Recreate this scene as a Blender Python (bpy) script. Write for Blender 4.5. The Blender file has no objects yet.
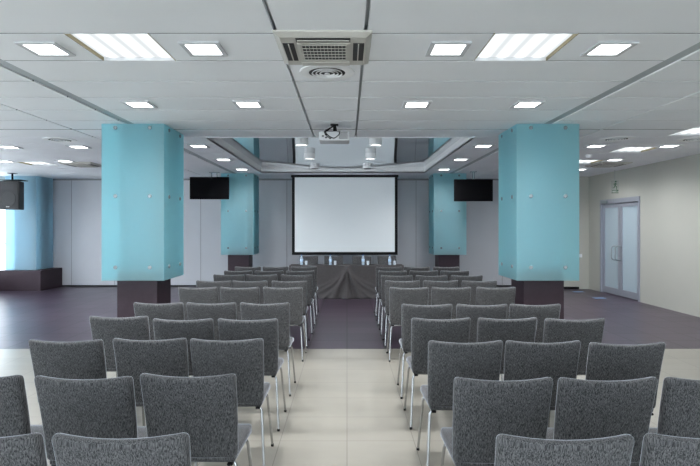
import bpy, bmesh, math, random
from mathutils import Vector, Matrix
random.seed(7)
PI = math.pi
scene = bpy.context.scene
C = scene.collection

# ------------------------------------------------------------------ camera
cam_data = bpy.data.cameras.new('camera')
cam_data.sensor_width = 36.0
cam_data.lens = 516.0 / 700.0 * 36.0
cam_data.shift_x = 3.0 / 700.0
cam_data.shift_y = -6.0 / 700.0
cam_data.clip_start = 0.05
cam = bpy.data.objects.new('camera', cam_data)
cam.location = (0, 0, 1.6)
cam.rotation_euler = (PI / 2, 0, 0)
C.objects.link(cam)
scene.camera = cam

# ------------------------------------------------------------------ world (overcast daylight outside)
w = bpy.data.worlds.new('sky')
scene.world = w
w.use_nodes = True
bg = w.node_tree.nodes['Background']
bg.inputs['Color'].default_value = (0.86, 0.93, 1.0, 1)
bg.inputs['Strength'].default_value = 2.7

scene.view_settings.view_transform = 'Standard'
scene.view_settings.look = 'None'
scene.view_settings.gamma = 1.0
scene.view_settings.use_curve_mapping = False
scene.view_settings.exposure = 1.25
scene.cycles.use_denoising = True
scene.cycles.max_bounces = 10
scene.cycles.diffuse_bounces = 6
scene.cycles.glossy_bounces = 4
scene.cycles.transmission_bounces = 6
scene.cycles.sample_clamp_indirect = 6.0

bounce_sun = bpy.data.lights.new('bounce_sun', 'SUN')           # added lamp: brightens the terrace so it bounces light to the ceiling
bounce_sun.energy = 4.0
bounce_sun.angle = 0.01
bounce_sun.color = (1.0, 0.97, 0.92)
so_ = bpy.data.objects.new('bounce_sun', bounce_sun)
so_.rotation_euler = Vector((-0.75, -0.35, -1.0)).to_track_quat('-Z', 'Y').to_euler()
so_.location = (8, 4, 12)
C.objects.link(so_)

LED_STRENGTH = 3.5
LED_WATTS = 58.0
TUBE_STRENGTH = 0.75

def portal(name, loc, rot, sx, sy):
    l = bpy.data.lights.new(name, 'AREA')
    l.shape = 'RECTANGLE'
    l.size, l.size_y = sx, sy
    l.cycles.is_portal = True
    o = bpy.data.objects.new(name, l)
    o.location = loc
    o.rotation_euler = rot
    C.objects.link(o)

# room numbers
CEIL = 2.9
XL, XR = -8.85, 6.25
YB, YF = 13.9, -3.5
portal('daylight_left', (XL + 0.02, (YB + YF) / 2, 1.5), (0, -PI / 2, 0), 2.5, YB - YF - 0.3)
portal('daylight_front', ((XL + XR) / 2, YF + 0.02, 1.5), (PI / 2, 0, 0), XR - XL - 0.3, 2.5)  # portal for the added windows behind the camera

# ------------------------------------------------------------------ materials
def mat(name):
    m = bpy.data.materials.new(name)
    m.use_nodes = True
    nt = m.node_tree
    return m, nt, nt.nodes['Principled BSDF']

def simple(name, col, rough=0.5, metal=0.0, spec=0.5, noise=0.0, nscale=8.0):
    m, nt, p = mat(name)
    p.inputs['Roughness'].default_value = rough
    p.inputs['Metallic'].default_value = metal
    p.inputs['Specular IOR Level'].default_value = spec
    if noise > 0:
        tc = nt.nodes.new('ShaderNodeTexCoord')
        n = nt.nodes.new('ShaderNodeTexNoise')
        n.inputs['Scale'].default_value = nscale
        n.inputs['Detail'].default_value = 4
        nt.links.new(tc.outputs['Object'], n.inputs['Vector'])
        r = nt.nodes.new('ShaderNodeValToRGB')
        r.color_ramp.elements[0].position = 0.3
        r.color_ramp.elements[1].position = 0.7
        r.color_ramp.elements[0].color = tuple(c * (1 - noise) for c in col) + (1,)
        r.color_ramp.elements[1].color = tuple(min(1, c * (1 + noise)) for c in col) + (1,)
        nt.links.new(n.outputs['Fac'], r.inputs['Fac'])
        nt.links.new(r.outputs['Color'], p.inputs['Base Color'])
    else:
        p.inputs['Base Color'].default_value = tuple(col) + (1,)
    return m

def tiles(name, c1, c2, joint, rough, sx, sy, ox, oy, jw, nz=0.08, nscale=3.0, bump=0.15, streak=(1, 1, 1), spec=0.4):
    """Square floor tiles: brick texture without offset on object XY, plus soft mottling."""
    m, nt, p = mat(name)
    N, L = nt.nodes, nt.links
    tc = N.new('ShaderNodeTexCoord')
    mp = N.new('ShaderNodeMapping')
    mp.inputs['Location'].default_value = (-ox, -oy, 0)
    L.new(tc.outputs['Object'], mp.inputs['Vector'])
    b = N.new('ShaderNodeTexBrick')
    b.offset = 0.0
    b.squash = 1.0
    b.inputs['Scale'].default_value = 1.0
    b.inputs['Brick Width'].default_value = sx
    b.inputs['Row Height'].default_value = sy
    b.inputs['Mortar Size'].default_value = jw
    b.inputs['Mortar Smooth'].default_value = 0.1
    b.inputs['Bias'].default_value = 0.0
    b.inputs['Color1'].default_value = tuple(c1) + (1,)
    b.inputs['Color2'].default_value = tuple(c2) + (1,)
    b.inputs['Mortar'].default_value = tuple(joint) + (1,)
    L.new(mp.outputs['Vector'], b.inputs['Vector'])
    mp2 = N.new('ShaderNodeMapping')
    mp2.inputs['Scale'].default_value = streak
    L.new(tc.outputs['Object'], mp2.inputs['Vector'])
    n = N.new('ShaderNodeTexNoise')
    n.inputs['Scale'].default_value = nscale
    n.inputs['Detail'].default_value = 5
    L.new(mp2.outputs['Vector'], n.inputs['Vector'])
    mr = N.new('ShaderNodeMapRange')
    mr.inputs['From Min'].default_value = 0.3
    mr.inputs['From Max'].default_value = 0.7
    mr.inputs['To Min'].default_value = 1 - nz
    mr.inputs['To Max'].default_value = 1 + nz
    L.new(n.outputs['Fac'], mr.inputs['Value'])
    mx = N.new('ShaderNodeVectorMath')
    mx.operation = 'SCALE'
    L.new(b.outputs['Color'], mx.inputs[0])
    L.new(mr.outputs['Result'], mx.inputs['Scale'])
    L.new(mx.outputs['Vector'], p.inputs['Base Color'])
    p.inputs['Roughness'].default_value = rough
    p.inputs['Specular IOR Level'].default_value = spec
    bp = N.new('ShaderNodeBump')
    bp.inputs['Strength'].default_value = bump
    bp.inputs['Distance'].default_value = 0.003
    inv = N.new('ShaderNodeMath')
    inv.operation = 'SUBTRACT'
    inv.inputs[0].default_value = 1.0
    L.new(b.outputs['Fac'], inv.inputs[1])
    L.new(inv.outputs[0], bp.inputs['Height'])
    L.new(bp.outputs['Normal'], p.inputs['Normal'])
    return m

def fabric(name, dark, light, sheen=1.0):
    m, nt, p = mat(name)
    N, L = nt.nodes, nt.links
    tc = N.new('ShaderNodeTexCoord')
    facs = []
    for sc in ((290, 290, 22), (600, 600, 70)):
        mp = N.new('ShaderNodeMapping')
        mp.inputs['Scale'].default_value = sc
        L.new(tc.outputs['Object'], mp.inputs['Vector'])
        n = N.new('ShaderNodeTexNoise')
        n.inputs['Scale'].default_value = 1.0
        n.inputs['Detail'].default_value = 3
        L.new(mp.outputs['Vector'], n.inputs['Vector'])
        facs.append(n.outputs['Fac'])
    mx = N.new('ShaderNodeMix')
    mx.inputs['Factor'].default_value = 0.45
    L.new(facs[0], mx.inputs[2])
    L.new(facs[1], mx.inputs[3])
    r = N.new('ShaderNodeValToRGB')
    r.color_ramp.elements[0].position = 0.40
    r.color_ramp.elements[1].position = 0.62
    r.color_ramp.elements[0].color = tuple(dark) + (1,)
    r.color_ramp.elements[1].color = tuple(light) + (1,)
    L.new(mx.outputs[0], r.inputs['Fac'])
    L.new(r.outputs['Color'], p.inputs['Base Color'])
    p.inputs['Roughness'].default_value = 0.9
    p.inputs['Specular IOR Level'].default_value = 0.15
    p.inputs['Sheen Weight'].default_value = sheen
    p.inputs['Sheen Roughness'].default_value = 0.25
    p.inputs['Sheen Tint'].default_value = (0.85, 0.9, 1.0, 1)
    bp = N.new('ShaderNodeBump')
    bp.inputs['Strength'].default_value = 0.25
    bp.inputs['Distance'].default_value = 0.002
    L.new(mx.outputs[0], bp.inputs['Height'])
    L.new(bp.outputs['Normal'], p.inputs['Normal'])
    return m

def emit(name, col, strength):
    m = bpy.data.materials.new(name)
    m.use_nodes = True
    nt = m.node_tree
    nt.nodes.clear()
    e = nt.nodes.new('ShaderNodeEmission')
    e.inputs['Color'].default_value = tuple(col) + (1,)
    e.inputs['Strength'].default_value = strength
    o = nt.nodes.new('ShaderNodeOutputMaterial')
    nt.links.new(e.outputs[0], o.inputs['Surface'])
    return m

def tube_diffuser(name):
    """Translucent cover lit by four tubes: four bright stripes along object Y."""
    m = bpy.data.materials.new(name)
    m.use_nodes = True
    nt = m.node_tree
    nt.nodes.clear()
    N, L = nt.nodes, nt.links
    tc = N.new('ShaderNodeTexCoord')
    sp = N.new('ShaderNodeSeparateXYZ')
    L.new(tc.outputs['Object'], sp.inputs[0])
    a = N.new('ShaderNodeMath'); a.operation = 'MULTIPLY'; a.inputs[1].default_value = 2 * PI / 0.138
    L.new(sp.outputs['X'], a.inputs[0])
    c = N.new('ShaderNodeMath'); c.operation = 'COSINE'
    L.new(a.outputs[0], c.inputs[0])
    # four stripes centred at +-.069 and +-.207: -cos gives 1 there
    mr = N.new('ShaderNodeMapRange')
    mr.inputs['From Min'].default_value = 1.0
    mr.inputs['From Max'].default_value = -1.0
    mr.inputs['To Min'].default_value = 0.0
    mr.inputs['To Max'].default_value = 1.0
    L.new(c.outputs[0], mr.inputs['Value'])
    pw = N.new('ShaderNodeMath'); pw.operation = 'POWER'; pw.inputs[1].default_value = 1.6
    L.new(mr.outputs['Result'], pw.inputs[0])
    ml = N.new('ShaderNodeMath'); ml.operation = 'MULTIPLY_ADD'
    ml.inputs[1].default_value = TUBE_STRENGTH
    ml.inputs[2].default_value = 0.36
    L.new(pw.outputs[0], ml.inputs[0])
    e = N.new('ShaderNodeEmission')
    e.inputs['Color'].default_value = (0.93, 0.98, 1.0, 1)
    L.new(ml.outputs[0], e.inputs['Strength'])
    o = N.new('ShaderNodeOutputMaterial')
    L.new(e.outputs[0], o.inputs['Surface'])
    return m

def frosted(name, col, tr=0.55):
    """Satin coloured glass: part of the light scatters back, part scatters through."""
    m = bpy.data.materials.new(name)
    m.use_nodes = True
    nt = m.node_tree
    N, L = nt.nodes, nt.links
    p = N['Principled BSDF']
    p.inputs['Base Color'].default_value = tuple(col) + (1,)
    p.inputs['Roughness'].default_value = 0.22
    p.inputs['Specular IOR Level'].default_value = 0.35
    t = N.new('ShaderNodeBsdfTranslucent')
    t.inputs['Color'].default_value = tuple(min(1, c * 1.05) for c in col) + (1,)
    mx = N.new('ShaderNodeMixShader')
    mx.inputs[0].default_value = tr
    L.new(p.outputs[0], mx.inputs[1])
    L.new(t.outputs[0], mx.inputs[2])
    rf = N.new('ShaderNodeBsdfRefraction')      # the satin haze: shapes just behind the glass show blurred
    rf.inputs['Color'].default_value = tuple(min(1, c * 1.05) for c in col) + (1,)
    rf.inputs['Roughness'].default_value = 0.34
    rf.inputs['IOR'].default_value = 1.12
    m2 = N.new('ShaderNodeMixShader')
    m2.inputs[0].default_value = 0.6
    L.new(mx.outputs[0], m2.inputs[1])
    L.new(rf.outputs[0], m2.inputs[2])
    L.new(m2.outputs[0], N['Material Output'].inputs['Surface'])
    return m

def clear_glass(name, col=(0.9, 0.96, 1.0), rough=0.02, alpha=0.75):
    """Thin clear glass: mostly see-through with a surface reflection."""
    m = bpy.data.materials.new(name)
    m.use_nodes = True
    nt = m.node_tree
    N, L = nt.nodes, nt.links
    p = N['Principled BSDF']
    p.inputs['Base Color'].default_value = tuple(col) + (1,)
    p.inputs['Roughness'].default_value = rough
    t = N.new('ShaderNodeBsdfTransparent')
    t.inputs['Color'].default_value = tuple(col) + (1,)
    mx = N.new('ShaderNodeMixShader')
    mx.inputs[0].default_value = alpha
    L.new(p.outputs[0], mx.inputs[1])
    L.new(t.outputs[0], mx.inputs[2])
    L.new(mx.outputs[0], N['Material Output'].inputs['Surface'])
    return m

M = {}
M['ceiling'] = simple('ceiling_white', (0.85, 0.87, 0.90), 0.6, noise=0.015, nscale=1.5)
M['plenum'] = simple('plenum_grey', (0.58, 0.62, 0.64), 0.6)
M['joint'] = simple('ceiling_joint', (0.07, 0.075, 0.08), 0.7)
M['slot'] = simple('slot_metal', (0.42, 0.46, 0.48), 0.45, metal=0.3)
M['stretch'] = simple('gloss_stretch_ceiling', (0.72, 0.74, 0.76), 0.05, metal=0.92, spec=0.5)
M['light_tile'] = tiles('beige_tile', (0.305, 0.288, 0.25), (0.29, 0.274, 0.238), (0.17, 0.16, 0.14), 0.28, 0.5, 0.485, 0.0, 6.77, 0.003, nz=0.06, nscale=2.2, streak=(0.6, 1.6, 1))
M['dark_tile'] = tiles('plum_tile', (0.040, 0.028, 0.043), (0.064, 0.046, 0.066), (0.006, 0.005, 0.006), 0.30, 0.5, 0.485, 0.0, 6.77, 0.010, nz=0.12, nscale=3.0, streak=(0.5, 2.5, 1), spec=0.28)
M['wall_grey'] = simple('partition_grey', (0.51, 0.52, 0.555), 0.5, noise=0.02, nscale=2)
M['groove'] = simple('partition_joint', (0.2, 0.205, 0.22), 0.6)
M['wall_beige'] = simple('wall_beige', (0.44, 0.438, 0.395), 0.6, noise=0.015, nscale=2)
M['wall_white'] = simple('wall_white', (0.7, 0.7, 0.68), 0.7)
M['alu'] = simple('grey_aluminium', (0.33, 0.345, 0.40), 0.4, metal=0.3)
M['chrome'] = simple('chrome', (0.48, 0.49, 0.50), 0.25, metal=1.0)
M['steel'] = simple('brushed_steel', (0.30, 0.34, 0.36), 0.55, metal=0.5, spec=0.2)
M['black'] = simple('black_plastic', (0.008, 0.008, 0.009), 0.5, spec=0.15)
M['tv_screen'] = simple('tv_glass', (0.006, 0.006, 0.007), 0.6, spec=0.0)
M['cladding'] = simple('plum_cladding', (0.036, 0.022, 0.030), 0.5, spec=0.25, noise=0.1, nscale=12)
M['core'] = simple('column_paint', (0.30, 0.36, 0.40), 0.7)
M['glass'] = frosted('aqua_satin_glass', (0.67, 0.89, 0.925), 0.65)
M['glass_blue'] = frosted('blue_satin_glass', (0.72, 0.86, 0.92), 0.6)
M['fabric'] = fabric('grey_melange_fabric', (0.020, 0.0205, 0.023), (0.172, 0.171, 0.174))
M['cloth'] = simple('table_cloth', (0.085, 0.080, 0.082), 0.85, spec=0.2, noise=0.08, nscale=30)
M['screen'] = simple('projection_fabric', (0.88, 0.92, 0.94), 0.75, spec=0.2)
M['led'] = emit('led_diffuser', (0.97, 0.985, 1.0), LED_STRENGTH)
M['tube'] = tube_diffuser('tube_diffuser')
M['frame_grey'] = simple('light_frame', (0.55, 0.56, 0.58), 0.45)
M['brass'] = simple('brass_edge', (0.25, 0.21, 0.11), 0.4, metal=0.5)
M['ivory'] = simple('ivory_plastic', (0.50, 0.485, 0.45), 0.5)
M['cavity_shade'] = simple('cavity_shade_black', (0.025, 0.025, 0.026), 0.7)  # near-black: shade painted into slots, grilles and vents; also the spots' black baffle
M['white_paint'] = simple('white_enamel', (0.88, 0.89, 0.90), 0.4)
M['speaker'] = simple('speaker_black', (0.03, 0.03, 0.033), 0.6, noise=0.15, nscale=40)
M['mesh_grille'] = simple('speaker_grille', (0.030, 0.030, 0.033), 0.7, noise=0.3, nscale=200)
M['table'] = simple('table_wood', (0.2, 0.15, 0.1), 0.5, noise=0.2, nscale=10)
M['bottle'] = clear_glass('bottle_plastic', (0.75, 0.88, 1.0), 0.05, 0.45)
M['glassware'] = clear_glass('clear_glass', (0.93, 0.97, 1.0), 0.03, 0.55)
M['pane'] = clear_glass('window_glass', (0.97, 0.99, 1.0), 0.0, 0.92)
M['bottle_label'] = simple('bottle_label', (0.50, 0.66, 0.85), 0.5)
M['bottle_cap'] = simple('bottle_cap', (0.12, 0.25, 0.55), 0.4)
M['door_glass'] = simple('door_film_glass', (0.40, 0.49, 0.55), 0.16, spec=0.7)
M['sign_acrylic'] = clear_glass('sign_acrylic', (0.97, 0.99, 0.98), 0.02, 0.93)
M['sign_green'] = simple('sign_green', (0.02, 0.10, 0.05), 0.4)
M['blue_patch'] = simple('blue_floor_patch', (0.22, 0.36, 0.62), 0.35)
M['pavement'] = simple('terrace_concrete', (0.72, 0.72, 0.70), 0.8, noise=0.05, nscale=2)
M['window_frame'] = simple('window_frame', (0.62, 0.64, 0.66), 0.4)

# ------------------------------------------------------------------ mesh helpers
def finish(name, bm, m, parent=None, smooth=None, loc=None):
    me = bpy.data.meshes.new(name)
    bmesh.ops.recalc_face_normals(bm, faces=bm.faces)
    bm.to_mesh(me)
    bm.free()
    for x in (m if isinstance(m, (list, tuple)) else [m]):
        me.materials.append(x)
    if smooth is not None:
        for p in me.polygons:
            p.use_smooth = True
        me.set_sharp_from_angle(angle=math.radians(smooth))
    o = bpy.data.objects.new(name, me)
    C.objects.link(o)
    if parent is not None:
        o.parent = parent
    if loc is not None:
        o.location = loc
    return o

def box(bm, x0, x1, y0, y1, z0, z1, bev=0.0, seg=2, mi=0):
    r = bmesh.ops.create_cube(bm, size=1.0)
    vs = r['verts']
    for v in vs:
        v.co = Vector((x0 + (v.co.x + .5) * (x1 - x0), y0 + (v.co.y + .5) * (y1 - y0), z0 + (v.co.z + .5) * (z1 - z0)))
    fs = {f for v in vs for f in v.link_faces}
    if bev > 0:
        es = {e for v in vs for e in v.link_edges}
        r = bmesh.ops.bevel(bm, geom=list(es), offset=bev, segments=seg, affect='EDGES', profile=0.5)
        fs = set(r['faces']) | {f for f in fs if f.is_valid}
    if mi:
        for f in fs:
            if f.is_valid:
                f.material_index = mi
    return vs

def ring(center, t, up, r, n):
    a = t.cross(up)
    if a.length < 1e-5:
        a = t.cross(Vector((1, 0, 0)))
    a.normalize()
    b = t.cross(a).normalized()
    return [center + (a * math.cos(2 * PI * k / n) + b * math.sin(2 * PI * k / n)) * r for k in range(n)]

def tube(bm, pts, r, n=10, mi=0, radii=None):
    pts = [Vector(p) for p in pts]
    tans = []
    for i in range(len(pts)):
        a = pts[max(i - 1, 0)]
        b = pts[min(i + 1, len(pts) - 1)]
        tans.append((b - a).normalized())
    a = tans[0].cross(Vector((0, 0, 1)))
    if a.length < 1e-3:
        a = Vector((1, 0, 0))
    a.normalize()
    rings = []
    for i, (p, t) in enumerate(zip(pts, tans)):
        a = (a - t * a.dot(t)).normalized()
        b = t.cross(a)
        rr = radii[i] if radii else r
        rings.append([bm.verts.new(p + (a * math.cos(2 * PI * k / n) + b * math.sin(2 * PI * k / n)) * rr) for k in range(n)])
    for i in range(len(rings) - 1):
        for k in range(n):
            f = bm.faces.new((rings[i][k], rings[i][(k + 1) % n], rings[i + 1][(k + 1) % n], rings[i + 1][k]))
            f.material_index = mi
    for rg in (rings[0], rings[-1]):
        f = bm.faces.new(rg)
        f.material_index = mi

def fillet(pts, rad, n=5):
    pts = [Vector(p) for p in pts]
    out = [pts[0]]
    for i in range(1, len(pts) - 1):
        a, p, b = pts[i - 1], pts[i], pts[i + 1]
        d1, d2 = (a - p), (b - p)
        r = min(rad, d1.length * .48, d2.length * .48)
        s, e = p + d1.normalized() * r, p + d2.normalized() * r
        for k in range(n + 1):
            t = k / n
            out.append(s * (1 - t) ** 2 + p * 2 * t * (1 - t) + e * t * t)
    out.append(pts[-1])
    return out

def lathe(bm, prof, n=24, c=(0, 0, 0), mi=0, closed=False):
    """prof: list of (radius, z) around +Z through c."""
    c = Vector(c)
    rings = []
    for r, z in prof:
        if r < 1e-6:
            rings.append([bm.verts.new(c + Vector((0, 0, z)))])
        else:
            rings.append([bm.verts.new(c + Vector((r * math.cos(2 * PI * k / n), r * math.sin(2 * PI * k / n), z))) for k in range(n)])
    pairs = list(zip(rings, rings[1:]))
    if closed:
        pairs.append((rings[-1], rings[0]))
    for A, B in pairs:
        for k in range(n):
            q = [A[k % len(A)], A[(k + 1) % len(A)], B[(k + 1) % len(B)], B[k % len(B)]]
            u = []
            for v in q:
                if v not in u:
                    u.append(v)
            if len(u) >= 3:
                f = bm.faces.new(u)
                f.material_index = mi

def rod(bm, p0, p1, r, n=12, mi=0):
    tube(bm, [p0, p1], r, n, mi)

def thing(name, label, cat, loc=(0, 0, 0), rz=0.0, group=None, kind=None):
    o = bpy.data.objects.new(name, None)
    C.objects.link(o)
    o.location = loc
    o.rotation_euler = (0, 0, rz)
    o.empty_display_size = 0.1
    tag(o, label, cat, group, kind)
    return o

def tag(o, label, cat, group=None, kind=None):
    o['label'] = label
    o['category'] = cat
    if group:
        o['group'] = group
    if kind:
        o['kind'] = kind

def structure(name, bm, m, parent=None, smooth=None):
    o = finish(name, bm, m, parent, smooth)
    if parent is None:
        o['kind'] = 'structure'
    return o

def dup(root, loc, rz=None, label=None, group=None):
    r = root.copy()
    C.objects.link(r)
    r.location = loc
    if rz is not None:
        r.rotation_euler = (0, 0, rz)
    if label:
        r['label'] = label
    if group:
        r['group'] = group
    for ch in list(root.children):
        c = ch.copy()
        C.objects.link(c)
        c.parent = r
        for g in list(ch.children):
            d = g.copy()
            C.objects.link(d)
            d.parent = c
    return r

# ------------------------------------------------------------------ the room
bm = bmesh.new()
box(bm, XL - .1, XR + .1, YF - .1, 6.77, -0.1, 0.0)
o = structure('floor', bm, M['light_tile'])
bm = bmesh.new()
box(bm, XL - .1, XR + .1, 6.77, YB + .1, -0.1, 0.0)
o = structure('floor_dark', bm, M['dark_tile'])
o.name = 'floor.001'

# ceiling: rows of long panels with real joints, divided by recessed slots; opening for the coffer
CX0, CX1, CY0, CY1 = -2.06, 1.86, 7.5, 12.4
bm = bmesh.new()
jb = bmesh.new()                                   # dark strips standing in for the shade inside the panel gaps
bands = [(XL, -3.675), (-3.645, -2.80), (-2.68, -0.488), (-0.462, 0.112), (0.138, 2.48), (2.60, 3.375), (3.405, XR)]
holes = [(CX0, CX1, CY0, CY1)]
PANELS = [(-1.62, 3.751), (1.275, 3.751), (-6.35, 10.58), (4.83, 7.03), (4.83, 8.69), (4.72, 10.3)]
for px, py in PANELS:
    holes.append((px - .287, px + .287, py - .287, py + .287))
rows = []
y = 3.467 - 0.569 * 13
while y < YB:
    rows.append((y, min(y + 0.569, YB)))
    y += 0.569
G = 0.0095
def ceil_piece(x0, x1, y0, y1, hs):
    if x1 - x0 < 0.004 or y1 - y0 < 0.004:
        return
    for k, (a, b, c, d) in enumerate(hs):
        if a < x1 and b > x0 and c < y1 and d > y0:
            r = hs[k + 1:]
            ceil_piece(x0, min(x1, a), y0, y1, r)
            ceil_piece(max(x0, b), x1, y0, y1, r)
            ceil_piece(max(x0, a), min(x1, b), y0, c, r)
            ceil_piece(max(x0, a), min(x1, b), d, y1, r)
            return
    box(bm, x0, x1, y0, y1, CEIL, CEIL + 0.03)
def gap_shade(x0, x1, y0, y1, hs):
    if x1 - x0 < 0.004:
        return
    for k, (a, b, c, d) in enumerate(hs):
        if a < x1 and b > x0 and c < y1 and d > y0:
            gap_shade(x0, min(x1, a), y0, y1, hs[k + 1:])
            gap_shade(max(x0, b), x1, y0, y1, hs[k + 1:])
            return
    box(jb, x0, x1, y0, y1, CEIL + .003, CEIL + .02)
for (x0, x1) in bands:
    for (y0, y1) in rows:
        g1 = .022 if abs(y1 - 6.881) < .05 else G
        g0 = .022 if abs(y0 - 6.881) < .05 else G
        if y1 < YF + .05:
            continue
        ceil_piece(x0, x1, max(y0, YF) + g0, y1 - g1, holes)
        if y1 < YB - .05:
            gap_shade(x0, x1, y1 - g1, y1 + g1, holes)
structure('joint_shade', jb, M['joint']).name = 'trim_3'
structure('ceiling', bm, M['ceiling'])
bm = bmesh.new()                                   # slab above the panels, seen at the bottom of joints and slots
pz0, pz1 = CEIL + 0.05, CEIL + 0.2
box(bm, XL - .1, CX0 - .012, YF - .1, YB + .1, pz0, pz1)
box(bm, CX1 + .012, XR + .1, YF - .1, YB + .1, pz0, pz1)
box(bm, CX0 - .012, CX1 + .012, YF - .1, CY0 - .012, pz0, pz1)
box(bm, CX0 - .012, CX1 + .012, CY1 + .012, YB + .1, pz0, pz1)
structure('ceiling_slab', bm, M['plenum']).name = 'ceiling.001'
bm = bmesh.new()                                   # upstands of the coffer
t = 0.01
box(bm, CX0 - t, CX0, CY0 - t, CY1 + t, CEIL - .004, CEIL + .155)
box(bm, CX1, CX1 + t, CY0 - t, CY1 + t, CEIL - .004, CEIL + .155)
box(bm, CX0, CX1, CY0 - t, CY0, CEIL - .004, CEIL + .155)
box(bm, CX0, CX1, CY1, CY1 + t, CEIL - .004, CEIL + .155)
structure('trim_1', bm, M['white_paint'])
bm = bmesh.new()
box(bm, CX0 - .01, CX1 + .01, CY0 - .01, CY1 + .01, CEIL + 0.20, CEIL + 0.21)
nx_, ny_ = 24, 40
gv = []
for j in range(ny_ + 1):
    yy = CY0 - .01 + (CY1 - CY0 + .02) * j / ny_
    q = max(0.0, min(1.0, (yy - 8.5) / (CY1 - 8.5)))
    q = q * q * (3 - 2 * q)
    gv.append([bm.verts.new((CX0 - .01 + (CX1 - CX0 + .02) * i / nx_, yy, CEIL + .15 - .075 * q * math.cos(PI / 2 * (2 * i / nx_ - 1)) ** 1.5 if 0 < i < nx_ else CEIL + .15)) for i in range(nx_ + 1)])
for j in range(ny_):
    for i in range(nx_):
        bm.faces.new((gv[j][i], gv[j][i + 1], gv[j + 1][i + 1], gv[j + 1][i]))
structure('ceiling_coffer', bm, M['stretch'], smooth=40).name = 'ceiling.002'

bm = bmesh.new()                                   # metal channels in the two wide slots, with a dark gap on the outer side
for x0, x1 in ((-2.785, -2.682), (2.482, 2.585)):
    box(bm, x0, x1, YF, YB, CEIL + .006, CEIL + .02)
structure('trim_4', bm, M['slot'])
bm = bmesh.new()
for x0, x1 in ((2.588, 2.598), (3.385, 3.395)):
    box(bm, x0, x1, YF, YB, CEIL - .006, CEIL + .02)
structure('trim_5', bm, M['white_paint'])

# back wall: grey folding partition, beige to the right
GX = 5.0
bm = bmesh.new()
box(bm, XL - .1, GX, YB, YB + .1, 0, CEIL + .1)
joint_x = [-7.42 + 1.16 * k for k in range(-1, 11)]
for jx in joint_x:
    box(bm, jx - .006, jx + .006, YB - .003, YB, .04, CEIL - .05, mi=1)
box(bm, XL, GX, YB - .004, YB, CEIL - .045, CEIL, mi=1)
structure('wall_back', bm, [M['wall_grey'], M['groove']])
bm = bmesh.new()
box(bm, GX, XR, 13.32, YB + .1, 0, CEIL + .1)
structure('wall_back_beige', bm, M['wall_beige']).name = 'wall_back.001'
bm = bmesh.new()
box(bm, XL, GX - .01, YB - .012, YB - .001, 0, .035)
structure('baseboard_back', bm, M['black'])
bm = bmesh.new()
box(bm, GX, XR - .27, 13.29, 13.319, 0, .06)
structure('baseboard_back_right', bm, M['black']).name = 'baseboard_back.001'

# right wall with the doorway cut out
DY0, DY1, DZ = 11.0, 12.72, 2.26
bm = bmesh.new()
box(bm, XR, XR + .15, YF - .1, DY0, 0, CEIL + .1)
box(bm, XR, XR + .15, DY1, YB + .1, 0, CEIL + .1)
box(bm, XR, XR + .15, DY0, DY1, DZ, CEIL + .1)
structure('wall_right', bm, M['wall_beige'])

# left wall: piers, sill and head around a row of windows
def window_wall(name, horizontal_from, horizontal_to, fixed, axis, n, sill, head, tr, idx0):
    """A wall along axis ('x' or 'y') at 'fixed' with n tall windows."""
    L0, L1 = horizontal_from, horizontal_to
    def b(bm, a0, a1, d0, d1, z0, z1, mi=0):
        if axis == 'y':
            box(bm, fixed - d1, fixed - d0, a0, a1, z0, z1, mi=mi)
        else:
            box(bm, a0, a1, fixed - d1, fixed - d0, z0, z1, mi=mi)
    pitch = (L1 - L0) / n
    bm = bmesh.new()
    b(bm, L0, L1, 0, .15, 0, sill)
    b(bm, L0, L1, 0, .15, head, CEIL + .1)
    for k in range(n + 1):
        c = L0 + k * pitch
        b(bm, max(L0, c - .05), min(L1, c + .05), 0, .15, sill, head)
    structure(name, bm, M['wall_white'])
    for k in range(n):
        a0, a1 = L0 + k * pitch + .05, L0 + (k + 1) * pitch - .05
        fr = bmesh.new()
        fw = .045
        b(fr, a0, a1, .04, .10, sill, sill + fw)
        b(fr, a0, a1, .04, .10, head - fw, head)
        b(fr, a0, a0 + fw, .04, .10, sill + fw, head - fw)
        b(fr, a1 - fw, a1, .04, .10, sill + fw, head - fw)
        b(fr, a0 + fw, a1 - fw, .04, .10, tr - .02, tr + .02)
        w_ = structure('window_%d' % (idx0 + k), fr, M['window_frame'])
        pn = bmesh.new()
        b(pn, a0 + fw, a1 - fw, .066, .074, sill + fw, head - fw)
        finish('pane', pn, M['pane'], w_)
window_wall('wall_left', YF, YB, XL, 'y', 12, 0.12, 2.76, 1.16, 1)
window_wall('wall_front', XL, XR, YF, 'x', 10, 0.12, 2.76, 1.16, 13)  # unseen windows behind the camera, added to light the chair backs

bm = bmesh.new()
box(bm, -30, XL - .16, -25, 30, -0.3, -0.12)
box(bm, XL - .16, 20, -25, YF - .16, -0.3, -0.12)
structure('ground', bm, M['pavement'])

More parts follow.
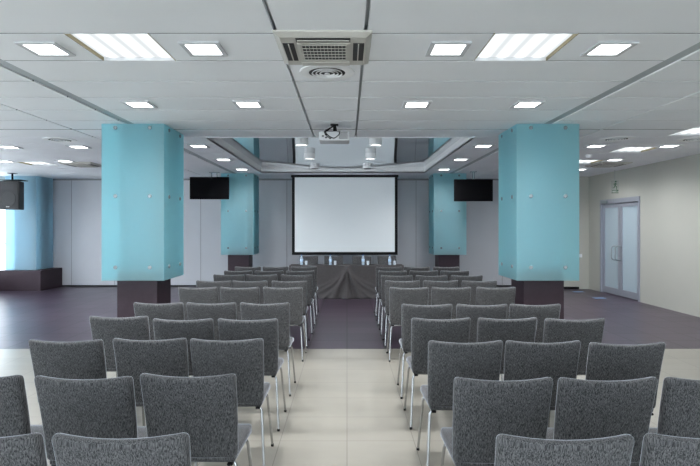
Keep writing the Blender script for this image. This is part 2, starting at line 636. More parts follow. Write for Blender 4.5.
# ------------------------------------------------------------------ glass door
door = thing('door_1', 'grey aluminium double door with two frosted glass leaves in beige wall', 'door', (XR, (DY0 + DY1) / 2, 0), kind='structure')
hw = (DY1 - DY0) / 2
bm = bmesh.new()
box(bm, -.02, .10, -hw, -hw + .06, 0, DZ)
box(bm, -.02, .10, hw - .06, hw, 0, DZ)
box(bm, -.02, .10, -hw + .06, hw - .06, DZ - .11, DZ)
finish('door_frame', bm, M['alu'], door)
for s in (-1, 1):
    y0, y1 = (-hw + .065, -.004) if s < 0 else (.004, hw - .065)
    bm = bmesh.new()
    st = .085
    zt = DZ - .115
    box(bm, .02, .07, y0, y0 + st, .02, zt)
    box(bm, .02, .07, y1 - st, y1, .02, zt)
    box(bm, .02, .07, y0 + st, y1 - st, .02, .17)
    box(bm, .02, .07, y0 + st, y1 - st, zt - .085, zt)
    leaf = finish('door_leaf', bm, M['alu'], door)
    bm = bmesh.new()
    box(bm, .040, .050, y0 + st, y1 - st, .17, zt - .085)
    finish('glass_pane', bm, M['door_glass'], leaf)
    bm = bmesh.new()
    yh = -.05 if s < 0 else .05
    tube(bm, fillet([(.02, yh, .84), (-.13, yh + s * .03, .84), (-.13, yh + s * .03, 1.16), (.02, yh, 1.16)], .11, 8), .013, 10)
    finish('door_handle', bm, M['steel'], leaf, 60)
bm = bmesh.new()
box(bm, -.05, -.021, hw - .40, hw - .10, DZ - .09, DZ - .03, bev=.006)
rod(bm, (-.035, hw - .25, DZ - .09), (-.035, hw - .25, DZ - .13), .008)
finish('door_closer', bm, M['steel'], door)
bm = bmesh.new()
box(bm, XR + .105, XR + .15, DY0, DY1, 0, DZ)
structure('trim_2', bm, M['wall_grey'])

# ------------------------------------------------------------------ columns clad in frosted glass
def column(name, label, cx, yf, glass, z0=0.93, size=0.78, low_box=None, depth=None):
    """cx = centre, yf = front face of the glass."""
    depth = depth or size
    cy = yf + depth / 2
    root = thing(name, label, 'column', (cx, cy, 0), group='glass clad columns', kind='thing')
    h = size / 2
    hd = depth / 2
    core = .255
    bm = bmesh.new()
    box(bm, -core + .02, core - .02, -min(core, hd - .1) + .02, min(core, hd - .03) - .02, .05, CEIL - .002)
    finish('core', bm, M['core'], root)
    bm = bmesh.new()
    if low_box:
        x0, x1, y0, y1, zt = low_box
        box(bm, x0 - cx, x1 - cx, y0 - cy, y1 - cy, 0, zt, bev=.004, seg=1)
    else:
        box(bm, -core, core, -core, core, 0, .36, bev=.003, seg=1)
        box(bm, -core, core, -core, core, .364, 1.02, bev=.003, seg=1)
    finish('base', bm, M['cladding'], root)
    zt = CEIL - .012
    th = .012
    for side in range(4):
        bm = bmesh.new()
        hx = h if side % 2 == 0 else hd - th - .003
        off = hd if side % 2 == 0 else h
        box(bm, -hx, hx, -off, -off + th, z0, zt, bev=.002, seg=1)
        bm.transform(Matrix.Rotation(side * PI / 2, 4, 'Z'))
        pn = finish('glass_panel', bm, glass, root)
        zs = [z0 + .165, z0 + 1.055, zt - .05]
        for zz in (zs if low_box is None else []):
            for xx in (-.215, .215) if depth > .7 else (-.15, .15):
                b2 = bmesh.new()
                prof = [(0, 0), (.021, 0), (.024, .004), (.024, .010), (.012, .012), (.012, .13), (0, .13)]
                lathe(b2, prof, 14)
                b2.transform(Matrix.Rotation(-PI / 2, 4, 'X'))
                b2.transform(Matrix.Translation((xx, -off - .012, zz)))
                b2.transform(Matrix.Rotation(side * PI / 2, 4, 'Z'))
                finish('standoff', b2, M['steel'], pn, 40)
    return root
column('glass_column', 'aqua frosted glass column on dark plinth, large, left of the seating', -2.675, 6.44, M['glass'])
column('glass_column', 'aqua frosted glass column on dark plinth, large, right of the seating', 2.51, 6.44, M['glass'])
column('glass_column', 'small far aqua glass column behind the left television', -2.64, 12.4, M['glass'])
column('glass_column', 'small far aqua glass column behind the right television', 2.48, 12.4, M['glass'])
column('glass_column', 'blue glass column on wide dark box plinth at far left behind loudspeaker', -8.235, 13.02, M['glass_blue'],
       z0=.515, depth=.75, low_box=(-8.78, -7.66, 12.9, YB - .016, .51))

# ------------------------------------------------------------------ ceiling lights
def make_led():
    t = thing('ceiling_light', '', 'ceiling light', group='square LED ceiling lights')
    bm = bmesh.new()
    s, e, d = .143, .108, .014
    box(bm, -s, s, -s, -e, -d, 0, bev=.003, seg=1)
    box(bm, -s, s, e, s, -d, 0, bev=.003, seg=1)
    box(bm, -s, -e, -e, e, -d, 0, bev=.003, seg=1)
    box(bm, e, s, -e, e, -d, 0, bev=.003, seg=1)
    finish('frame', bm, M['frame_grey'], t)
    bm = bmesh.new()
    box(bm, -e, e, -e, e, -.009, -.001)
    finish('diffuser', bm, M['led'], t)
    l = bpy.data.lights.new('lamp', 'SPOT')
    l.energy = LED_WATTS
    l.color = (0.97, 0.985, 1.0)
    l.spot_size = math.radians(168)
    l.spot_blend = 1.0
    l.shadow_soft_size = 0.08
    lo = bpy.data.objects.new('lamp', l)
    lo.location = (0, 0, -.03)
    C.objects.link(lo)
    lo.parent = t
    return t
led = make_led()
led_first = True
def place_led(x, y, label):
    global led_first
    if led_first:
        led.location = (x, y, CEIL)
        led['label'] = label
        led_first = False
        return led
    return dup(led, (x, y, CEIL), label=label)
S = 'square white LED ceiling light '
place_led(-2.19, 3.755, S + 'left of the large left fluorescent panel')
place_led(-1.04, 3.755, S + 'between the left fluorescent panel and the air conditioner')
place_led(.735, 3.755, S + 'between the air conditioner and the right fluorescent panel')
place_led(1.905, 3.755, S + 'right of the large right fluorescent panel')
place_led(-2.19, 5.45, S + 'just in front of the large left glass column')
place_led(-1.04, 5.45, S + 'left behind the round diffuser, alone in its ceiling row')
place_led(.735, 5.45, S + 'right behind the round diffuser, alone in its ceiling row')
place_led(1.905, 5.45, S + 'just in front of the large right glass column')
for s, nm in ((-2.37, 'left'), (2.18, 'right')):
    place_led(s, 8.25, S + 'nearest of three along the %s edge of the recess' % nm)
    place_led(s, 9.9, S + 'middle of three along the %s edge of the recess' % nm)
    place_led(s, 11.6, S + 'farthest of three along the %s edge of the recess' % nm)
place_led(-4.33, 8.33, S + 'at left behind the left round air diffuser')
place_led(-5.47, 8.36, S + 'at the left picture edge, nearer than the loudspeaker')
place_led(-5.53, 10.12, S + 'in front of the far left air conditioner')
place_led(-6.75, 10.2, S + 'high above the loudspeaker at the far left edge')
place_led(3.98, 8.25, S + 'just right of the large right glass column top')
place_led(5.15, 8.25, S + 'beside the right wall, right of a fluorescent panel')
place_led(5.16, 9.95, S + 'in front of the far right air conditioner')
place_led(5.24, 11.6, S + 'farthest at right, above the glass door')

def make_panel():
    t = thing('fluorescent_panel', '', 'ceiling light', group='fluorescent ceiling panels')
    s, e = .285, .279
    bm = bmesh.new()
    box(bm, -e, e, -s, -e, -.001, .035)
    box(bm, -e, e, e, s, -.001, .035)
    finish('frame', bm, M['frame_grey'], t)
    for q in (-1, 1):
        bm = bmesh.new()
        box(bm, min(q * e, q * s), max(q * e, q * s), -s, s, -.001, .035)
        finish('side_rail', bm, M['brass'], t)
    bm = bmesh.new()
    box(bm, -e, e, -e, e, .026, .034)
    finish('diffuser', bm, M['tube'], t)
    return t
pan = make_panel()
pan.location = (-1.62, 3.751, CEIL)
pan['label'] = 'large striped fluorescent ceiling panel left of the air conditioner'
dup(pan, (1.275, 3.751, CEIL), label='large striped fluorescent ceiling panel right of the air conditioner')
dup(pan, (-6.35, 10.58, CEIL), label='small far fluorescent ceiling panel at the left above the blue column')
dup(pan, (4.83, 7.03, CEIL), label='fluorescent ceiling panel at the right picture edge above the beige wall')
dup(pan, (4.83, 8.69, CEIL), label='fluorescent ceiling panel midway along the right ceiling, left of the square light')
dup(pan, (4.72, 10.3, CEIL), label='farthest right fluorescent ceiling panel beside the large right column')

# ------------------------------------------------------------------ air conditioner cassette
def make_cassette(label):
    t = thing('air_conditioner', label, 'air conditioner', group='ceiling cassette air conditioners')
    bm = bmesh.new()
    s = .33
    outer, inner, d = s, .29, .035
    # a shallow tray: rim sloping down to a flat face, near-black sheets painting the shade of its openings
    prof = [(outer, 0), (outer, -.012), (inner, -d)]
    rings = []
    for r, z in prof:
        rings.append([bm.verts.new((a * r, b * r, z)) for a, b in ((-1, -1), (1, -1), (1, 1), (-1, 1))])
    for A, B in zip(rings, rings[1:]):
        for k in range(4):
            bm.faces.new((A[k], A[(k + 1) % 4], B[(k + 1) % 4], B[k]))
    bm.faces.new(rings[0])
    bm.faces.new(rings[-1])
    # raised rails between openings
    g = .165
    box(bm, -g - .02, g + .02, -g - .02, -g, -d - .004, -d + .002)
    box(bm, -g - .02, g + .02, g, g + .02, -d - .004, -d + .002)
    box(bm, -g - .02, -g, -g, g, -d - .004, -d + .002)
    box(bm, g, g + .02, -g, g, -d - .004, -d + .002)
    finish('body', bm, M['ivory'], t)
    for k in range(4):
        b2 = bmesh.new()
        if k != 2:
            box(b2, -.185, .185, -.282, -.205, -d - .002, -d + .001, mi=1)
            box(b2, -.178, .178, -.246, -.238, -d - .008, -d - .002)
        else:
            box(b2, -.185, .185, -.282, -.205, -d - .010, -d + .001, bev=.004, seg=1)
        b2.transform(Matrix.Rotation(k * PI / 2, 4, 'Z'))
        finish('louver', b2, [M['ivory'], M['cavity_shade']], t)
    b2 = bmesh.new()
    box(b2, -g + .01, g - .01, -g + .01, g - .01, -d - .003, -d + .001, mi=1)
    for k in range(13):
        x = -g + .012 + k * (2 * g - .024) / 12
        box(b2, x - .0016, x + .0016, -g + .006, g - .006, -d - .007, -d - .003)
    for k in range(6):
        y = -g + .012 + k * (2 * g - .024) / 5
        box(b2, -g + .006, g - .006, y - .0028, y + .0028, -d - .008, -d - .003)
    finish('intake_grille', b2, [M['ivory'], M['cavity_shade']], t)
    return t
ac = make_cassette('ivory cassette air conditioner in the ceiling between two fluorescent panels')
ac.location = (-.162, 3.735, CEIL)
dup(ac, (-5.45, 10.62, CEIL), label='far ivory cassette air conditioner in the left side ceiling')
dup(ac, (5.37, 10.62, CEIL), label='far ivory cassette air conditioner in the right side ceiling')

def make_diffuser(label):
    t = thing('air_diffuser', label, 'air vent', group='round ceiling air diffusers')
    bm = bmesh.new()
    lathe(bm, [(.23, 0), (.228, -.008), (.19, -.014), (.155, -.010), (.150, 0)], 40, closed=True)
    finish('flange', bm, M['white_paint'], t, 40)
    bm = bmesh.new()
    lathe(bm, [(0, -.007), (.152, -.007)], 32, mi=1)
    for r in (.120, .088, .056):
        lathe(bm, [(r, -.006), (r + .006, -.018), (r + .010, -.017), (r + .004, -.006)], 32, closed=True)
    lathe(bm, [(0, -.022), (.024, -.020), (.020, -.010), (0, -.010)], 24)
    finish('cones', bm, [M['white_paint'], M['cavity_shade']], t, 40)
    return t
df = make_diffuser('round white air diffuser directly behind the nearest air conditioner')
df.location = (-.167, 4.33, CEIL)
dup(df, (-4.27, 7.68, CEIL), label='round white air diffuser left of the large left column')
dup(df, (3.97, 7.6, CEIL), label='round white air diffuser just right of the large right column')
dup(df, (5.14, 7.62, CEIL), label='round white air diffuser at the right picture edge')

bm = bmesh.new()
lathe(bm, [(0, -.06), (.03, -.06), (.045, -.04), (.055, -.012), (.055, 0), (0, 0)], 24)
o = finish('smoke_detector', bm, M['white_paint'], None, 40, loc=(4.36, 9.3, CEIL))
tag(o, 'small round smoke detector on the right side ceiling', 'smoke detector')

# spots under the coffer
def make_spot():
    t = thing('ceiling_spot', '', 'spotlight', group='cylindrical spots in the ceiling recess')
    bm = bmesh.new()
    lathe(bm, [(0, 0), (.10, 0), (.105, -.005), (.105, -.125), (.098, -.13), (.090, -.13), (.089, -.125)], 28)
    lathe(bm, [(.0885, -.128), (.080, -.03), (0, -.03)], 28, mi=1)
    finish('housing', bm, [M['white_paint'], M['cavity_shade']], t, 40)
    bm = bmesh.new()
    lathe(bm, [(0, -.040), (.066, -.040), (.07, -.036), (0, -.034)], 20)
    finish('lamp', bm, emit('spot_lamp', (1, .98, .95), 120.0), t)
    return t
spot = make_spot()
zc = CEIL + .155
first = True
for sx, nm in ((-.73, 'left'), (.46, 'right')):
    for yy, ww in ((8.35, 'nearest'), (10.05, 'middle'), (11.75, 'farthest')):
        lab = 'white cylindrical spotlight, %s in the %s row of three under the recess' % (ww, nm)
        if first:
            spot.location = (sx, yy, zc)
            spot['label'] = lab
            first = False
        else:
            dup(spot, (sx, yy, zc), label=lab)

# ------------------------------------------------------------------ projector on bracket
pr = thing('projector', 'grey white projector on black ceiling bracket above the centre aisle', 'projector', (-.16, 6.55, CEIL))
bm = bmesh.new()
box(bm, -.19, .19, -.14, .14, -.225, -.11, bev=.015, seg=3)
finish('body', bm, M['frame_grey'], pr, 40)
bm = bmesh.new()
for k in range(7):
    z = -.205 + k * .013
    box(bm, .06, .17, -.1425, -.1395, z, z + .006)
finish('vent', bm, M['cavity_shade'], pr)
bm = bmesh.new()
for (x, z) in ((-.14, -.17), (-.10, -.19), (-.10, -.15), (-.05, -.20)):
    box(bm, x - .012, x + .012, -.143, -.139, z - .008, z + .008)
finish('socket_panel', bm, M['black'], pr)
bm = bmesh.new()
box(bm, -.05, .05, -.05, .05, -.012, 0, bev=.003)
rod(bm, (0, 0, -.01), (0, 0, -.09), .018)
rod(bm, (.01, -.06, -.01), (-.10, -.10, -.105), .008)
rod(bm, (.01, -.06, -.01), (.03, -.10, -.105), .008)
box(bm, -.12, .08, -.11, .10, -.112, -.098)
finish('bracket', bm, M['black'], pr, 40)
bm = bmesh.new()
tube(bm, fillet([(0, -.03, -.02), (-.12, -.15, -.12), (-.06, -.17, -.18), (.0, -.17, -.21), (.07, -.165, -.15), (.06, -.12, -.105)], .08, 5), .006, 8)
tube(bm, fillet([(.0, -.03, -.02), (-.13, -.14, -.11), (-.10, -.165, -.17), (-.05, -.145, -.20)], .05, 5), .005, 8)
finish('cable', bm, M['black'], pr, 60)

# ------------------------------------------------------------------ projection screen
sc = thing('projection_screen', 'large white projection screen with black border hanging before the grey wall', 'projection screen', (-.055, 12.9, 0))
sw, z0, z1 = 1.32, .905, 2.845
bm = bmesh.new()
box(bm, -sw + .07, sw - .07, -.003, .003, z0 + .07, z1 - .005)
finish('fabric', bm, M['screen'], sc)
bm = bmesh.new()
box(bm, -sw, -sw + .07, -.004, .004, z0, z1)
box(bm, sw - .07, sw, -.004, .004, z0, z1)
box(bm, -sw + .07, sw - .07, -.004, .004, z0, z0 + .07)
finish('border', bm, M['black'], sc)
bm = bmesh.new()
box(bm, -sw - .02, sw + .02, -.045, .045, z1 - .005, CEIL, bev=.008)
finish('casing', bm, M['black'], sc)
bm = bmesh.new()
rod(bm, (-sw, 0, z0 + .012), (sw, 0, z0 + .012), .014)
finish('weight_bar', bm, M['black'], sc, 40)

# ------------------------------------------------------------------ televisions hung from the ceiling
def tv(cx, y, zb, zt, w, label, poles):
    t = thing('television', label, 'television', (cx, y, 0), group='ceiling hung televisions')
    bm = bmesh.new()
    box(bm, -w / 2, w / 2, 0, .05, zb, zt, bev=.006, seg=2)
    box(bm, -w * .3, w * .3, .05, .075, zb + .1, zt - .1, bev=.01)
    finish('housing', bm, M['tv_screen'], t, 40)
    bm = bmesh.new()
    box(bm, -w / 2 + .018, w / 2 - .018, -.003, .001, zb + .025, zt - .018)
    finish('display', bm, M['tv_screen'], t)
    bm = bmesh.new()
    for px in poles:
        rod(bm, (px, .10, zt - .2), (px, .10, CEIL - .01), .014)
    box(bm, min(poles) - .05, max(poles) + .05, .05, .15, CEIL - .012, CEIL)
    box(bm, min(poles) - .03, max(poles) + .03, .076, .115, zt - .34, zt - .16)
    finish('ceiling_mount', bm, M['steel'], t, 40)
tv(-3.245, 12.15, 2.255, 2.78, .92, 'black flat television hung from the ceiling left of the screen', (.03, .16))
tv(2.945, 12.0, 2.20, 2.71, .90, 'black flat television hung from the ceiling right of the screen', (.0, .04))

# ------------------------------------------------------------------ loudspeaker on ceiling bracket
sp = thing('loudspeaker', 'black loudspeaker cabinet hung high before the blue column at far left', 'loudspeaker', (-8.08, 12.3, 0), rz=math.radians(4))
bm = bmesh.new()
vs = box(bm, -.25, .25, 0, .36, 2.02, 2.70, bev=.015)
for v in bm.verts:
    if v.co.y > .2:
        v.co.x *= .72
finish('cabinet', bm, M['speaker'], sp)
bm = bmesh.new()
box(bm, -.225, .225, -.012, 0, 2.045, 2.675, bev=.004)
gr = finish('grille', bm, M['mesh_grille'], sp)
bm = bmesh.new()
lathe(bm, [(.165, 0), (.185, 0), (.185, .008), (.165, .010)], 32, closed=True)
lathe(bm, [(0, .001), (.07, .004), (.165, .001)], 32, mi=1)
bm.transform(Matrix.Translation((0, -.012, 2.27)) @ Matrix.Rotation(PI / 2, 4, 'X'))
finish('woofer', bm, [M['speaker'], M['speaker']], gr, 40)
bm = bmesh.new()
box(bm, -.15, .15, -.018, -.012, 2.50, 2.62, bev=.003)
finish('horn', bm, M['speaker'], gr)
bm = bmesh.new()
box(bm, -.035, .035, -.018, -.012, 2.075, 2.10)
finish('badge', bm, M['white_paint'], gr)
bm = bmesh.new()
box(bm, -.22, .28, .02, .34, 2.72, 2.735)
rod(bm, (0, .18, 2.69), (0, .18, CEIL), .022)
box(bm, -.08, .08, .10, .26, CEIL - .01, CEIL)
finish('ceiling_bracket', bm, M['black'], sp)

# radiator under the far-left window
rad = thing('radiator', 'dark ribbed radiator under the window at the far left edge', 'radiator', (XL + .08, 12.28, 0))
bm = bmesh.new()
for k in range(14):
    y = -.46 + k * .07
    box(bm, -.05, .05, y - .025, y + .025, .06, .32, bev=.012)
rod(bm, (0, -.5, .09), (0, .5, .09), .02)
rod(bm, (0, -.5, .29), (0, .5, .29), .02)
box(bm, -.02, .02, -.46, -.42, 0, .07)
box(bm, -.02, .02, .42, .46, 0, .07)
finish('ribs', bm, M['speaker'], rad)

# ------------------------------------------------------------------ exit sign, switch, floor patches
ex = thing('exit_sign', 'clear hanging exit sign with dark green running figure above the glass door', 'sign', (XR - .14, 11.77, 0))
bm = bmesh.new()
box(bm, -.085, .085, -.004, .004, 2.365, 2.66)
finish('plate', bm, M['sign_acrylic'], ex)
bm = bmesh.new()
yy = -.008
tube(bm, [(0, yy, 2.545), (.008, yy, 2.60)], .011, 8)
lathe(bm, [(0, .02), (.014, .014), (.02, 0), (.014, -.014), (0, -.02)], 12, c=(.014, yy, 2.635))
tube(bm, [(0, yy, 2.545), (.035, yy, 2.515), (.03, yy, 2.475)], .007, 8)
tube(bm, [(0, yy, 2.545), (-.02, yy, 2.50), (-.05, yy, 2.485)], .007, 8)
tube(bm, [(.006, yy, 2.595), (.04, yy, 2.575)], .007, 8)
tube(bm, [(.006, yy, 2.595), (-.03, yy, 2.57)], .007, 8)
finish('running_figure', bm, M['sign_green'], ex)
bm = bmesh.new()
box(bm, -.07, .06, yy - .003, yy + .004, 2.425, 2.437)
box(bm, -.080, .080, yy - .003, yy + .004, 2.372, 2.384)
tube(bm, [(.02, yy, 2.465), (.075, yy, 2.431), (.02, yy, 2.397)], .007, 8)
finish('arrow', bm, M['sign_green'], ex)
bm = bmesh.new()
rod(bm, (0, 0, 2.68), (0, 0, CEIL), .004, 8)
finish('wire', bm, M['steel'], ex)

bm = bmesh.new()
box(bm, -.045, .045, -.012, 0, -.045, .045, bev=.004)
sw_ = finish('light_switch', bm, M['white_paint'], None, loc=(6.02, 13.319, .86))
tag(sw_, 'small white light switch on the beige back wall right of the column', 'light switch')

for (x, y, lab) in ((5.68, 11.62, 'small blue patch on the dark floor nearest the glass door'), (5.72, 12.75, 'small blue patch on the dark floor in the far right corner')):
    bm = bmesh.new()
    box(bm, -.13, .13, -.075, .075, 0, .002)  # thin blue rectangle lying on the floor
    s_ = finish('floor_patch', bm, M['blue_patch'], None, loc=(x, y, 0))
    tag(s_, lab, 'floor sticker', 'blue floor patches')

# ------------------------------------------------------------------ chairs
def slab(w, d, h, r, cuts_w, cuts_h, axis):
    """rounded slab w (x) by h (axis) by d (thin); sliced so it can be bent"""
    bm = bmesh.new()
    if axis == 'z':
        box(bm, -w / 2, w / 2, -d / 2, d / 2, 0, h, bev=r, seg=3)
    else:
        box(bm, -w / 2, w / 2, 0, h, -d / 2, d / 2, bev=r, seg=3)
    def cut(co, no):
        bmesh.ops.bisect_plane(bm, geom=bm.verts[:] + bm.edges[:] + bm.faces[:], plane_co=co, plane_no=no)
    for k in range(1, cuts_w):
        cut((-w / 2 + w * k / cuts_w, 0, 0), (1, 0, 0))
    for k in range(1, cuts_h):
        cut((0, 0, h * k / cuts_h) if axis == 'z' else (0, h * k / cuts_h, 0), (0, 0, 1) if axis == 'z' else (0, 1, 0))
    return bm

CHAIR_W = .462
def make_chair():
    t = thing('conference_chair', '', 'chair', group='grey conference chairs in rows')
    # backrest: 0.43 .. 0.90, leaning back, hollow across its width, top edge dipping in the middle
    H = .430
    bm = slab(CHAIR_W, .054, H, .023, 8, 6, 'z')
    for v in bm.verts:
        u = v.co.x / (CHAIR_W / 2)
        s = v.co.z / H
        x = v.co.x * (.955 + .045 * s)
        z = .464 + v.co.z + .014 * (u * u) * s ** 3 - .004 * s
        yb = -.190 - .105 * s + .010 * math.sin(PI * s)
        y = v.co.y + yb + .030 * (u * u - .3) * (.35 + .65 * s)
        v.co = Vector((x, y, z))
    finish('backrest', bm, M['fabric'], t, 60)
    # seat pad, slightly dished, waterfall front
    D = .43
    bm = slab(CHAIR_W - .02, .05, D, .018, 6, 6, 'y')
    for v in bm.verts:
        u = v.co.x / (CHAIR_W / 2)
        s = v.co.y / D
        taper = 1.0 - .05 * (1 - s) - .10 * max(0, s - .86) / .14 * abs(u) ** 3
        z = .465 + v.co.z - .010 * (1 - u * u) * math.sin(PI * s) - .020 * max(0, s - .8) / .2 + .006 * s
        v.co = Vector((v.co.x * taper, -.205 + v.co.y, z))
    finish('seat', bm, M['fabric'], t, 60)
    # four bent legs, the two of each end joined by a crossbar under the seat
    R = .009
    for sx in (-1, 1):
        for yt, ybot in ((-.135, -.175), (.13, .245)):
            bm = bmesh.new()
            pts = fillet([(sx * .10, yt, .428), (sx * .198, yt, .430), (sx * .222, ybot, .006)], .05, 7)
            tube(bm, pts, R, 10)
            lg = finish('leg', bm, M['chrome'], t, 60)
            bm = bmesh.new()
            d = (Vector(pts[-1]) - Vector(pts[-2])).normalized()
            e = Vector(pts[-1])
            tube(bm, [e - d * .012, e + Vector((0, 0, -.006))], .0112, 10)
            finish('glide', bm, M['black'], lg, 60)
    bm = bmesh.new()
    for yt in (-.135, .13):
        rod(bm, (-.101, yt, .428), (.101, yt, .428), R, 10)
    for sx in (-1, 1):
        rod(bm, (sx * .12, -.13, .432), (sx * .12, .13, .432), .007, 8)
    finish('seat_frame', bm, M['chrome'], t, 60)
    for sx in (-1, 1):
        bm = bmesh.new()
        box(bm, sx * .185 - .014, sx * .185 + .014, -.215, -.12, .430, .444, bev=.003, seg=1)
        finish('back_bracket', bm, M['black'], t)
    return t
chair = make_chair()
chair_used = False
BACK_TOP_Y = -.29
def place_chair(x, dtop, rz, label, group=None):
    """dtop = distance of the backrest's top edge from the camera"""
    global chair_used
    loc = (x + BACK_TOP_Y * 0, dtop - BACK_TOP_Y, 0)
    if abs(rz) > 2:
        loc = (x, dtop + BACK_TOP_Y, 0)
    if not chair_used:
        chair_used = True
        chair.location = loc
        chair.rotation_euler = (0, 0, rz)
        chair['label'] = label
        return chair
    return dup(chair, loc, rz, label, group)

RIGHT = [1.745, 2.39, 3.17, 3.97, 4.69, 6.02, 6.76, 7.5, 8.3, 9.1]
LEFT = [1.727, 2.45, 3.25, 3.945, 4.78, 6.02, 6.74, 7.6, 8.3, 9.14]
ROWN = ['in the row nearest the camera', 'second row from the camera', 'third row from the camera', 'fourth row from the camera',
        'fifth row, before the wider gap', 'sixth row, behind the wider gap', 'fourth row from the draped table', 'third row from the draped table', 'second row from the draped table', 'in the row nearest the draped table']
POS = ['beside the aisle', 'middle of three', 'outer end of three']
XR3 = [.735, 1.232, 1.745]
XL3 = [-.752, -1.262, -1.752]
FIX = {('right', 1, 0): (.731, 2.39), ('right', 2, 0): (.732, 3.17), ('right', 1, 1): (1.213, 2.39), ('right', 1, 2): (1.72, 2.39), ('right', 2, 1): (1.213, 3.17), ('right', 2, 2): (1.70, 3.12),
       ('right', 0, 1): (1.24, 1.735), ('right', 0, 0): (.737, 1.725), ('right', 3, 0): (.727, 3.97), ('right', 3, 1): (1.240, 3.98), ('right', 3, 2): (1.75, 3.95), ('right', 4, 2): (1.72, 4.69),
       ('left', 0, 0): (-.77, 1.735), ('left', 2, 0): (-.762, 3.23), ('left', 2, 1): (-1.250, 3.24), ('left', 2, 2): (-1.752, 3.2), ('left', 1, 0): (-.755, 2.45),
       ('left', 1, 1): (-1.235, 2.41), ('left', 1, 2): (-1.765, 2.43), ('left', 3, 2): (-1.80, 4.05)}   # chairs that stand a little off their row
for side, ds, xs in (('left', LEFT, XL3), ('right', RIGHT, XR3)):
    for i, d in enumerate(ds):
        for j, x in enumerate(xs):
            if i == 0 and j == 2:
                continue
            jx = random.uniform(-.007, .007)
            jy = random.uniform(-.015, .015)
            jr = math.radians(random.uniform(-1.2, 1.2))
            if (side, i, j) in FIX:
                fx, fd = FIX[(side, i, j)]
                x, d, jx, jy = fx, fd, 0, 0
            if i == 0 and j == 1:
                p = 'second from the aisle'
            else:
                p = POS[j]
            place_chair(x + jx, d + jy, jr, 'grey fabric chair %s, %s, %s block' % (p, ROWN[i], side))

# chairs behind the table, facing the room
for k, (x, lab) in enumerate(((-.93, 'leftmost of four'), (-.325, 'second from left of four'), (.36, 'third from left of four'), (.975, 'rightmost of four'))):
    c_ = place_chair(x, 12.62, PI, 'dark grey chair behind the draped table, %s' % lab, 'chairs behind the table')

# ------------------------------------------------------------------ table, cloth, bottles, glasses
TX0, TX1, TY0, TY1, TZ = -1.29, 1.27, 11.52, 11.97, .735
tb = thing('conference_table', 'long table hidden under dark grey cloth before the projection screen', 'table', ((TX0 + TX1) / 2, (TY0 + TY1) / 2, 0))
lx, ly = (TX1 - TX0) / 2, (TY1 - TY0) / 2
bm = bmesh.new()
box(bm, -lx + .01, lx - .01, -ly + .01, ly - .01, TZ - .035, TZ - .004)
finish('tabletop', bm, M['table'], tb)
for sx in (-1, 1):
    for sy in (-1, 1):
        bm = bmesh.new()
        box(bm, sx * (lx - .08) - .02, sx * (lx - .08) + .02, sy * (ly - .08) - .02, sy * (ly - .08) + .02, 0, TZ - .035)
        finish('leg', bm, M['steel'], tb)

bm = bmesh.new()
NX, NZ = 160, 26
def cloth_front(x, z):
    tt = 1 - z / TZ                       # 0 at top, 1 at hem
    a = (x - .0) / (.02 + .46 * tt ** 1.3)
    f = .09 * tt ** .8 * math.exp(-a * a * 1.1) * (.5 + .5 * math.cos(9 * a))
    # long diagonal swags running from the middle top to the hem
    for s in (-1, 1):
        for q, amp in ((.55, .034), (.95, .028), (1.4, .018)):
            b = (s * x - q * tt ** 1.9) / .05
            f += amp * tt ** .6 * math.exp(-b * b)
    f += .008 * tt * math.sin(x * 19 + 1.0) * (0.3 + abs(x))
    return f
grid = []
for j in range(NZ + 1):
    z = TZ * (1 - j / NZ) + .003
    grid.append([bm.verts.new((TX0 + (TX1 - TX0) * i / NX, TY0 - .006 - cloth_front(TX0 + (TX1 - TX0) * i / NX, max(0, z - .003)), max(z, .004))) for i in range(NX + 1)])
for j in range(NZ):
    for i in range(NX):
        bm.faces.new((grid[j][i], grid[j][i + 1], grid[j + 1][i + 1], grid[j + 1][i]))
back = [bm.verts.new((TX0 + (TX1 - TX0) * i / NX, TY1, TZ + .003)) for i in range(NX + 1)]
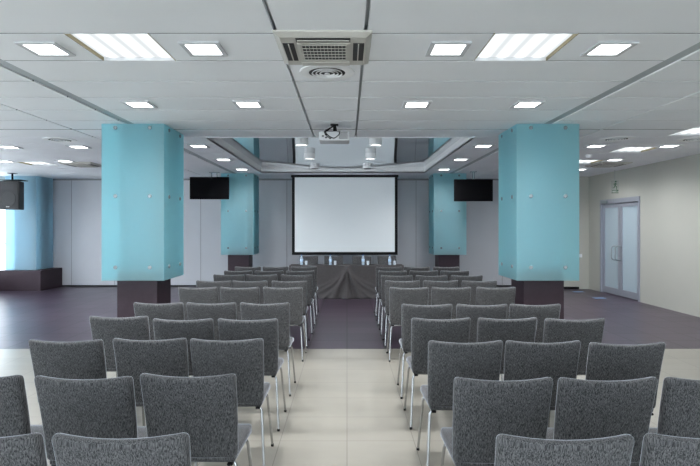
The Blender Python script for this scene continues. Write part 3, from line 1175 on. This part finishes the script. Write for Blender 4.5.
for i in range(NX):
    bm.faces.new((back[i], back[i + 1], grid[0][i + 1], grid[0][i]))
for i, x in ((0, TX0), (NX, TX1)):        # the ends hang down too
    lo = [bm.verts.new((x, TY1 + .004, TZ * (1 - j / NZ) + .003 if j < NZ else .004)) for j in range(1, NZ + 1)]
    lo = [back[i]] + lo
    for j in range(NZ):
        bm.faces.new((grid[j][i], lo[j], lo[j + 1], grid[j + 1][i]))
cl = finish('tablecloth', bm, M['cloth'], None, 70)
so = cl.modifiers.new('thickness', 'SOLIDIFY')
so.thickness = .002
so.offset = 0
tag(cl, 'dark grey cloth draped in folds over the long table at the front', 'tablecloth')

def make_bottle():
    t = thing('water_bottle', '', 'bottle', group='water bottles on the table')
    bm = bmesh.new()
    lathe(bm, [(0, 0), (.03, 0), (.033, .006), (.033, .05), (.030, .06), (.033, .07), (.033, .14), (.026, .17), (.014, .195), (.013, .215), (0, .215)], 20)
    finish('body', bm, M['bottle'], t, 40)
    bm = bmesh.new()
    lathe(bm, [(.0335, .075), (.0342, .076), (.0342, .132), (.0335, .133)], 20)
    finish('paper_label', bm, M['bottle_label'], t, 40)
    bm = bmesh.new()
    lathe(bm, [(0, .23), (.015, .229), (.0155, .212), (.0, .212)], 16)
    finish('cap', bm, M['bottle_cap'], t, 40)
    return t
def make_glass():
    bm = bmesh.new()
    lathe(bm, [(0, 0), (.026, 0), (.031, .092), (.0295, .092), (.0245, .006), (0, .006)], 20)
    return finish('drinking_glass', bm, M['glassware'], None, 40)
bt = make_bottle()
gl = make_glass()
tz = TZ + .0042
nms = ('leftmost', 'second from left', 'third from left', 'rightmost')
for k, x in enumerate((-1.035, -.378, .366, .972)):
    lab = 'clear blue water bottle on the draped table, %s of four' % nms[k]
    if k == 0:
        bt.location = (x, 11.75, tz)
        bt['label'] = lab
        g = gl
    else:
        dup(bt, (x, 11.75, tz), label=lab)
        g = gl.copy()
        C.objects.link(g)
    g.location = (x + .11, 11.71, tz)
    tag(g, 'short clear drinking glass beside a bottle on the draped table, %s of four' % nms[k], 'glass', 'drinking glasses on the table')
